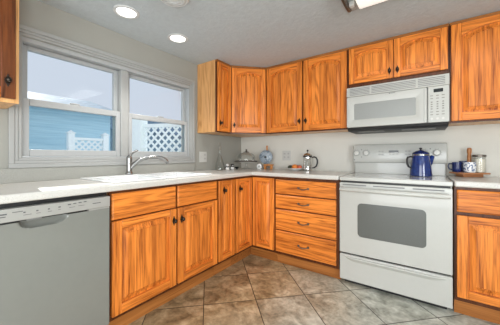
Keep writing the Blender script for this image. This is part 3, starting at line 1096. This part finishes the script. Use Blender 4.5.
# ------------------------------------------------------------------ outlets
def outlet(name, label, loc, rotz, kinds):
    t = thing(name, label, 'outlet', loc, rotz, 'wall plates')
    MB().box(-.06, .06, -.006, -.0008, -.062, .062).build('cover_plate', M['plate_white'], t, .003, 3)
    for i, kd in enumerate(kinds):
        x = (-.026, .026)[i]
        if kd == 'o':
            for z in (-.022, .022):
                r = MB().prism(rrect(x - .015, x + .015, z - .014, z + .014, .008), 'xz', -.0075, -.0055).build('receptacle', M['outlet_grey'], t)
                MB().box(x - .007, x - .004, -.0082, -.007, z - .003, z + .006).box(x + .004, x + .007, -.0082, -.007, z - .003, z + .006).build('slots', M['dark_grey'], r)
        else:
            MB().box(x - .006, x + .006, -.008, -.0055, -.013, .013).build('switch_slot', M['outlet_grey'], t)
            MB().box(x - .004, x + .004, -.017, -.0075, .0, .009).build('toggle', M['plate_white'], t, .002)


outlet('wall_plate', 'white two gang wall plate beside the window casing', (0, -.755, 1.088), R90, 'so')
outlet('wall_plate', 'white two gang outlet plate on back wall above fruit plate', (.727, 0, 1.104), 0, 'oo')

# ------------------------------------------------------------------ small things on the worktop
# tall decanter
t = thing('glass_decanter', 'tall clear glass decanter with ball stopper under the narrow wall cabinet', 'decanter', (.13, -.60, CT))
prof_o = [(.055, .001), (.06, .006), (.058, .03), (.05, .08), (.036, .13), (.022, .17), (.015, .2), (.014, .235), (.02, .25)]
prof_i = [(r - .003, z + (.004 if i == 0 else 0)) for i, (r, z) in enumerate(prof_o)]
MB().lathe(prof_o + list(reversed(prof_i)), 32).build('bottle', M['glass'], t)
MB().lathe([(.010, .225), (.011, .25), (.02, .258), (.024, .275), (.02, .292), (.008, .302), (.006, .31), (.013, .318), (.017, .327), (.001, .332)], 24).build('stopper', M['glass'], t)

# salt and pepper shakers
def shaker(loc, label, h, top):
    t = thing('shaker', label, 'shaker', loc, 0, 'patched ceramic shakers')
    MB().lathe([(.020, .0005), (.026, .004), (.029, .02), (.027, .036), (.019, .048), (.017, .052)], 24).build('jar', M['cow_print'], t)
    MB().lathe([(.0175, .0522), (.019, .056), (.017, h - .006), (.009, h - .001), (.001, h)], 24).build('cap', top, t)


shaker((.195, -.535, CT), 'left black and white patched ceramic shaker with white cap beside decanter', .074, M['porcelain'])
shaker((.20, -.448, CT), 'right black and white patched ceramic shaker with black cap', .072, M['black'])
t = thing('sauce_dish', 'small dark footed dish between the shakers and the cake stand', 'dish', (.21, -.372, CT))
MB().lathe([(.014, .0005), (.014, .006), (.012, .009), (.026, .024), (.03, .032), (.028, .032), (.023, .025), (.001, .014)], 24).build('bowl', M['black'], t)

# cake stand and dome
t = thing('cake_stand', 'glass cake stand with dark rimmed plate in the counter corner', 'cake stand', (.262, -.235, CT))
MB().lathe([(.062, .0005), (.06, .006), (.03, .016), (.016, .035), (.014, .06), (.022, .08), (.05, .0898)], 36).build('pedestal', M['glass'], t)
MB().lathe([(.05, .0899), (.11, .086), (.14, .092), (.146, .098), (.146, .104), (.13, .106), (.001, .104)], 48).build('plate', M['porcelain'], t)
MB().lathe([(.1465, .0955), (.152, .099), (.153, .104), (.149, .109), (.1465, .108)], 48, cap0=False, cap1=False).build('rim', M['lid_metal'], t)
t = thing('cake_dome', 'clear glass cake dome with metal knob over the cake stand', 'dome', (.262, -.235, CT + .1065))
po = [(.116, .0005), (.117, .03), (.112, .06), (.096, .086), (.07, .102), (.035, .11), (.002, .112)]
MB().lathe(po + [(max(r - .003, .001), z - .002) for r, z in reversed(po)][:-1], 44, cap0=False, cap1=False).build('bell', M['glass'], t)
MB().lathe([(.04, .1115), (.036, .117), (.016, .122), (.009, .13), (.013, .138), (.012, .148), (.001, .154)], 28).build('knob', M['lid_metal'], t)

# wooden stand holding a graniteware lid, with a little timer
AZ = math.radians(18)
t = thing('plate_stand', 'small orange wooden stand with upright post behind grey enamel lid', 'stand', (.512, -.112, CT), AZ)
m = MB()
m.box(-.045, .075, -.05, .028, .046, .064)
m.build('shelf', M['stand_wood'], t, .003)
for x in (-.04, .04):
    MB().box(x, x + .026, -.046, .024, .0005, .0455).build('foot', M['stand_wood'], t, .003)
MB().box(-.024, -.004, .012, .026, .0645, .305).build('post', M['stand_wood'], t, .003)
t = thing('enamel_lid', 'round speckled grey blue enamel lid with black knob leaning on wooden stand', 'lid', (.5055, -.1295, CT + .0655), AZ)
m = MB()
R = .086
m.lathe([(R, -.001), (R + .002, -.004), (R, -.007), (.07, -.011), (.045, -.017), (.018, -.02), (.001, -.0205)], 44, (-.008, 0, R + .0045), 0, 'y')
m.build('disc', M['graniteware'], t, angle=0.9)
MB().lathe([(.007, -.0195), (.007, -.028), (.015, -.031), (.014, -.039), (.001, -.041)], 20, (-.008, 0, R + .0045), 0, 'y').build('knob', M['black'], t)
t = thing('kitchen_timer', 'small round white kitchen timer standing in front of enamel lid', 'timer', (.432, -.188, CT), math.radians(25))
MB().lathe([(.03, .014), (.034, .010), (.034, -.008), (.029, -.013), (.001, -.014)], 28, (0, 0, .036), 0, 'y').build('case', M['porcelain'], t)
MB().lathe([(.018, -.0142), (.018, -.0152), (.001, -.0155)], 24, (0, 0, .036), 0, 'y').build('dial', M['plate_white'], t)
MB().box(-.002, .002, -.018, -.0148, .03, .05).box(-.01, .01, -.018, -.0148, .034, .037).build('pointer', M['dark_grey'], t)
m = MB()
m.box(-.022, -.012, -.012, .012, .0005, .008).box(.012, .022, -.012, .012, .0005, .008)
m.build('feet', M['porcelain'], t, .001)

# fruit plate
PX, PY = .915, -.165
t = tag(MB().lathe([(.045, .0005), (.05, .004), (.085, .016), (.1, .027), (.099, .0295), (.083, .02), (.048, .008), (.001, .007)], 40).build('plate', M['porcelain'], None, 0, 2, (PX, PY, CT), angle=.9), 'white plate holding fruit beside the coffee press', 'plate')
fz0 = CT + .0075
o = MB().ball((0, 0, 0), .034, 0, (1, 1, .95)).build('orange', M['orange_skin'], None, 0, 2, (PX + .004, PY - .012, fz0 + .0325))
tag(o, 'round orange in the middle of the fruit plate', 'fruit')
o = thing('apple', 'red orange apple at right of fruit plate', 'fruit', (PX + .053, PY + .008, fz0 + .0035))
MB().lathe([(.004, .004), (.013, .0005), (.024, .006), (.0295, .022), (.029, .036), (.021, .048), (.01, .05), (.002, .044)], 28).build('flesh', M['apple_skin'], o)
MB().tube([(0, 0, .043), (.002, 0, .053), (.005, 0, .059)], .0018, 8).build('stem', M['caddy_post'], o)
o = MB().ball((0, 0, 0), .026, 0, (1.35, 1, .95)).build('green_fruit', M['dark_fruit'], None, 0, 2, (PX - .056, PY - .002, fz0 + .0285))
tag(o, 'dark green oval fruit at left of the fruit plate', 'fruit')
o = MB().ball((0, 0, 0), .027, 0, (1, 1, .95)).build('red_fruit', plain('dark_red_skin', (.14, .03, .02), .3, var=.3), None, 0, 2, (PX + .01, PY + .052, fz0 + .0295))
tag(o, 'dark red round fruit behind the orange on the plate', 'fruit')

# french press
t = thing('french_press', 'glass coffee press with chrome frame and black handle', 'coffee press', (1.065, -.15, CT), math.radians(25))
po = [(.044, .012), (.0465, .02), (.0465, .165), (.049, .172)]
MB().lathe(po + [(r - .0025, z) for r, z in reversed(po)], 36).build('beaker', M['glass'], t)
m = MB()
m.lathe([(.049, .022), (.05, .022), (.05, .034), (.049, .034)], 36, cap0=False, cap1=False)
m.lathe([(.049, .145), (.0505, .145), (.0505, .158), (.049, .158)], 36, cap0=False, cap1=False)
for a in range(4):
    an = PI / 4 + a * PI / 2
    cx_, cy_ = .0505 * math.cos(an), .0505 * math.sin(an)
    m.tube([(cx_ * 1.12, cy_ * 1.12, .0035), (cx_, cy_, .015), (cx_, cy_, .15)], [.006, .004, .004], 8)
m.lathe([(.049, .010), (.05, .022), (.02, .018), (.001, .018)], 36, cap0=False)
m.build('frame', M['chrome'], t)
m = MB()
m.lathe([(.05, .173), (.052, .178), (.048, .187), (.03, .2), (.012, .206), (.001, .207)], 32)
m.build('lid', M['chrome'], t)
MB().lathe([(.051, .160), (.0528, .162), (.0528, .1725), (.051, .174)], 32, cap0=False, cap1=False).build('collar', M['black'], t)
m = MB()
m.tube([(0, 0, .205), (0, 0, .222)], .003, 8)
m.ball((0, 0, .231), .011)
m.build('plunger_knob', M['black'], t)
m = MB()
m.tube([(0, 0, .045), (0, 0, .2)], .0022, 8)
m.lathe([(.042, .04), (.043, .045), (.042, .05), (.001, .05)], 28)
m.build('plunger', M['chrome'], t)
m = MB()
m.tube([(.05, 0, .15), (.07, 0, .16), (.094, 0, .152), (.108, 0, .125), (.108, 0, .09), (.096, 0, .055), (.074, 0, .038), (.05, 0, .034)], [.006, .008, .009, .009, .009, .009, .008, .006], 12)
m.build('handle', M['black'], t)

# blue enamel coffee pot on the rear right burner
t = thing('coffee_pot', 'cobalt blue enamel coffee pot on the range cooktop', 'coffee pot', (2.125, -.205, .9232), math.radians(32))
MB().lathe([(.078, .0005), (.083, .004), (.082, .03), (.076, .09), (.066, .155), (.06, .188), (.0625, .192), (.0625, .196)], 44).build('body', M['blue_enamel'], t)
ld = MB().lathe([(.0635, .1965), (.065, .2), (.055, .208), (.034, .22), (.012, .227), (.001, .228)], 40).build('lid', M['navy_glaze'], t)
MB().lathe([(.008, .2275), (.006, .233), (.012, .238), (.01, .246), (.001, .249)], 20).build('lid_knob', M['black'], ld)
MB().lathe([(.0605, .178), (.064, .180), (.0645, .188), (.0625, .192)], 40, cap0=False, cap1=False).build('steel_band', M['steel'], t)
m = MB()
m.tube([(.045, 0, .092), (.072, 0, .125), (.09, 0, .155), (.102, 0, .176)], [.038, .030, .021, .015], 16)
m.build('spout', M['blue_enamel'], t)
m = MB()
m.tube([(-.06, 0, .165), (-.085, 0, .17), (-.108, 0, .165), (-.114, 0, .145), (-.112, 0, .105), (-.102, 0, .082), (-.078, 0, .07)], [.006, .0075, .0075, .008, .0075, .0075, .006], 10, sx=1.4)
m.build('handle', M['black'], t)

# wooden caddy at right with cups and a jar
CX, CY = 2.452, -.125
ca = math.radians(28)
t = thing('wooden_caddy', 'wooden tray caddy with upright post handle right of range', 'caddy', (CX, CY, CT), ca)
MB().prism(rrect(-.112, .116, -.078, .085, .03), 'xy', .024, .036).build('tray', M['caddy_wood'], t, .003)
MB().prism([(-.075, -.045), (.075, -.045), (.075, .045), (-.075, .045)], 'xy', .0005, .0238).build('foot_block', M['caddy_wood'], t, .004)
m = MB()
m.lathe([(.014, .0355), (.014, .17), (.012, .185), (.016, .2), (.0165, .225), (.012, .238), (.001, .241)], 20, (.036, .05, 0))
m.build('post', M['caddy_post'], t)


def on(lx, ly):
    return (CX + lx * math.cos(ca) - ly * math.sin(ca), CY + lx * math.sin(ca) + ly * math.cos(ca), CT + .0365)


def cup(p, label, mat, h, r, ang, hand=True):
    t = thing('mug', label, 'mug', p, ang, 'mugs on the wooden caddy')
    po = [(r * .84, .0005), (r * .95, .006), (r, .03), (r, h)]
    MB().lathe(po + [(r - .004, h), (r - .004, .03), (r * .8, .007), (.001, .007)], 32).build('bowl', mat, t)
    if hand:
        MB().tube([(r - .002, 0, h * .82), (r + .022, 0, h * .84), (r + .03, 0, h * .6), (r + .022, 0, h * .3), (r - .002, 0, h * .24)], .0055, 10).build('handle', mat, t)


cup(on(-.072, .03), 'navy blue mug at the left end of wooden caddy', M['navy_glaze'], .083, .033, math.radians(200))
cup(on(-.010, .054), 'dark navy mug at the back of wooden caddy beside post', M['navy_glaze'], .092, .027, math.radians(150), False)
cup(on(-.018, -.031), 'white mug with blue floral print in front of caddy post', M['blue_print'], .084, .0415, math.radians(-10), False)
t = thing('storage_jar', 'clear jar of cream coloured powder with dark metal lid on caddy', 'jar', on(.069, -.008))
po = [(.038, .0005), (.041, .005), (.041, .118), (.039, .128)]
MB().lathe(po + [(r - .002, max(z, .003)) for r, z in reversed(po)], 32).build('jar_glass', M['glass'], t)
MB().lathe([(.0375, .0035), (.0375, .112), (.001, .116)], 32).build('contents', M['sugar'], t)
MB().lathe([(.042, .127), (.0435, .129), (.0435, .141), (.040, .1445), (.001, .1455)], 32).build('lid', M['lid_metal'], t)

# ------------------------------------------------------------------ outside the window
GZ = -.35
struct(MB().box(-30, -.145, -25, 25, GZ - .2, GZ).build('ground', M['snow'], smooth=False), 'pale ground outside the window', 'ground')
sh = thing('shed', 'pale blue lap sided outbuilding beyond the left window', 'shed', (-4.0, 0, GZ))
m = MB()
m.box(-3.0, -.02, -7.0, .05, 0, 2.46)
n = 22
for i in range(n):
    z0 = i * .112
    m.prism([(-.019, z0), (.018, z0), (.004, z0 + .112), (-.019, z0 + .112)], 'xz', -7.0, .05)
m.build('siding_wall', M['siding'], sh, smooth=False)
m = MB()
m.prism([(.28, 2.46), (.28, 2.40), (-3.3, 2.40), (-3.3, 2.46), (-1.5, 2.98)], 'xz', -7.2, .22)
m.build('roof', M['shed_roof'], sh, smooth=False)
MB().box(.275, .305, -7.2, .22, 2.375, 2.475).build('gutter', M['fence_white'], sh, .004)

nb = thing('neighbour_house', 'distant house with blue grey roof beyond the right window', 'house', (-8.0, 3.2, GZ))
MB().box(-3, 0, -2.4, 3.5, 0, 2.55).build('wall', M['slate_wall'], nb, smooth=False)
MB().prism([(.3, 2.5), (-3.3, 2.5), (-1.5, 3.5)], 'xz', -2.6, 3.7).build('roof', M['shed_roof'], nb, smooth=False)

FEN = 'white lattice fence sections'


def fence(name, a, b, top, label, post_w=.1, post_h=None, cap=True, lat=.105, slat=.03):
    a, b = Vector(a), Vector(b)
    v = b - a
    Ln = v.length
    t = thing(name, label, 'fence', (a.x, a.y, GZ), math.atan2(v.y, v.x), FEN)
    ph = (post_h or top + .12) - GZ
    tp = top - GZ
    for x in (0, Ln):
        m = MB()
        h = post_w / 2
        m.box(x - h, x + h, -h, h, 0.001, ph)
        if cap:
            m.loops([[(x + sx * h * q, sy * h * q, ph + z) for sx, sy in ((-1, -1), (1, -1), (1, 1), (-1, 1))] for q, z in ((1.25, .0005), (1.25, .015), (1.0, .02), (.1, .06))])
        m.build('post', M['fence_white'], t, .004)
    x0, x1 = post_w / 2 + .001, Ln - post_w / 2 - .001
    zb = tp - .72
    for z in (tp - .045, zb - .05):
        MB().box(x0, x1, -.03, .03, z, z + .05).build('rail', M['fence_white'], t, .004)
    MB().box(x0, x1, -.012, .012, .03, zb - .051).build('board_panel', M['fence_white'], t)
    m = MB()
    zt = tp - .046
    for s, y in ((1, -.009), (-1, .001)):
        k = -int((zt - zb) / lat) - 1
        while True:
            xa = x0 + k * lat
            if xa > x1 + (zt - zb):
                break
            p = []
            # diagonal slat from (xa, zb) rising with slope 1, clipped to the opening
            lo, hi = (xa, zb), (xa + (zt - zb), zt)
            u0 = max(0, x0 - xa)
            u1 = min(zt - zb, x1 - xa)
            if u1 - u0 > .02:
                w_ = slat * .75
                q = [(xa + u0 - w_ / 2, zb + u0 + w_ / 2), (xa + u0 + w_ / 2, zb + u0 - w_ / 2), (xa + u1 + w_ / 2, zb + u1 - w_ / 2), (xa + u1 - w_ / 2, zb + u1 + w_ / 2)]
                if s < 0:
                    q = [(x0 + x1 - px, pz) for px, pz in q]
                m.prism(q, 'xz', y, y + .008)
            k += 1
    m.build('lattice', M['fence_white'], t, smooth=False)


fence('lattice_fence', (-3.0, -1.09), (-3.0, -.51), 1.43, 'short white lattice fence in front of blue siding', .1, 1.50)
fence('lattice_fence', (-1.30, -.79), (-.30, -.375), 1.56, 'tall white lattice privacy screen outside the right window', .16, 1.66, True, .115, .027)


def tree(x, y, h, r, label, seed):
    t = thing('tree', label, 'tree', (x, y, GZ), 0, 'distant trees')
    rnd = random.Random(seed)
    MB().tube([(0, 0, 0.001), (0, 0, h * .5)], [.12, .07], 8).build('trunk', M['caddy_post'], t)
    m = MB()
    for i in range(16):
        a, q = rnd.uniform(0, 2 * PI), rnd.uniform(0, r)
        bmesh.ops.create_icosphere(m.bm, subdivisions=2, radius=r * rnd.uniform(.35, .55), matrix=Matrix.Translation((q * math.cos(a), q * math.sin(a), h - r * .9 + rnd.uniform(-.5, .5) * r)))
    for v in m.bm.verts:
        v.co += Vector((rnd.uniform(-1, 1), rnd.uniform(-1, 1), rnd.uniform(-1, 1))) * r * .06
    m.build('crown', M['tree_leaf'], t, smooth=False)


tree(-9.3, -1.2, 3.5, .9, 'bushy tree behind the right end of the blue shed', 3)
tree(-12.4, -.2, 4.1, 1.1, 'bushy tree left of the distant roof', 5)
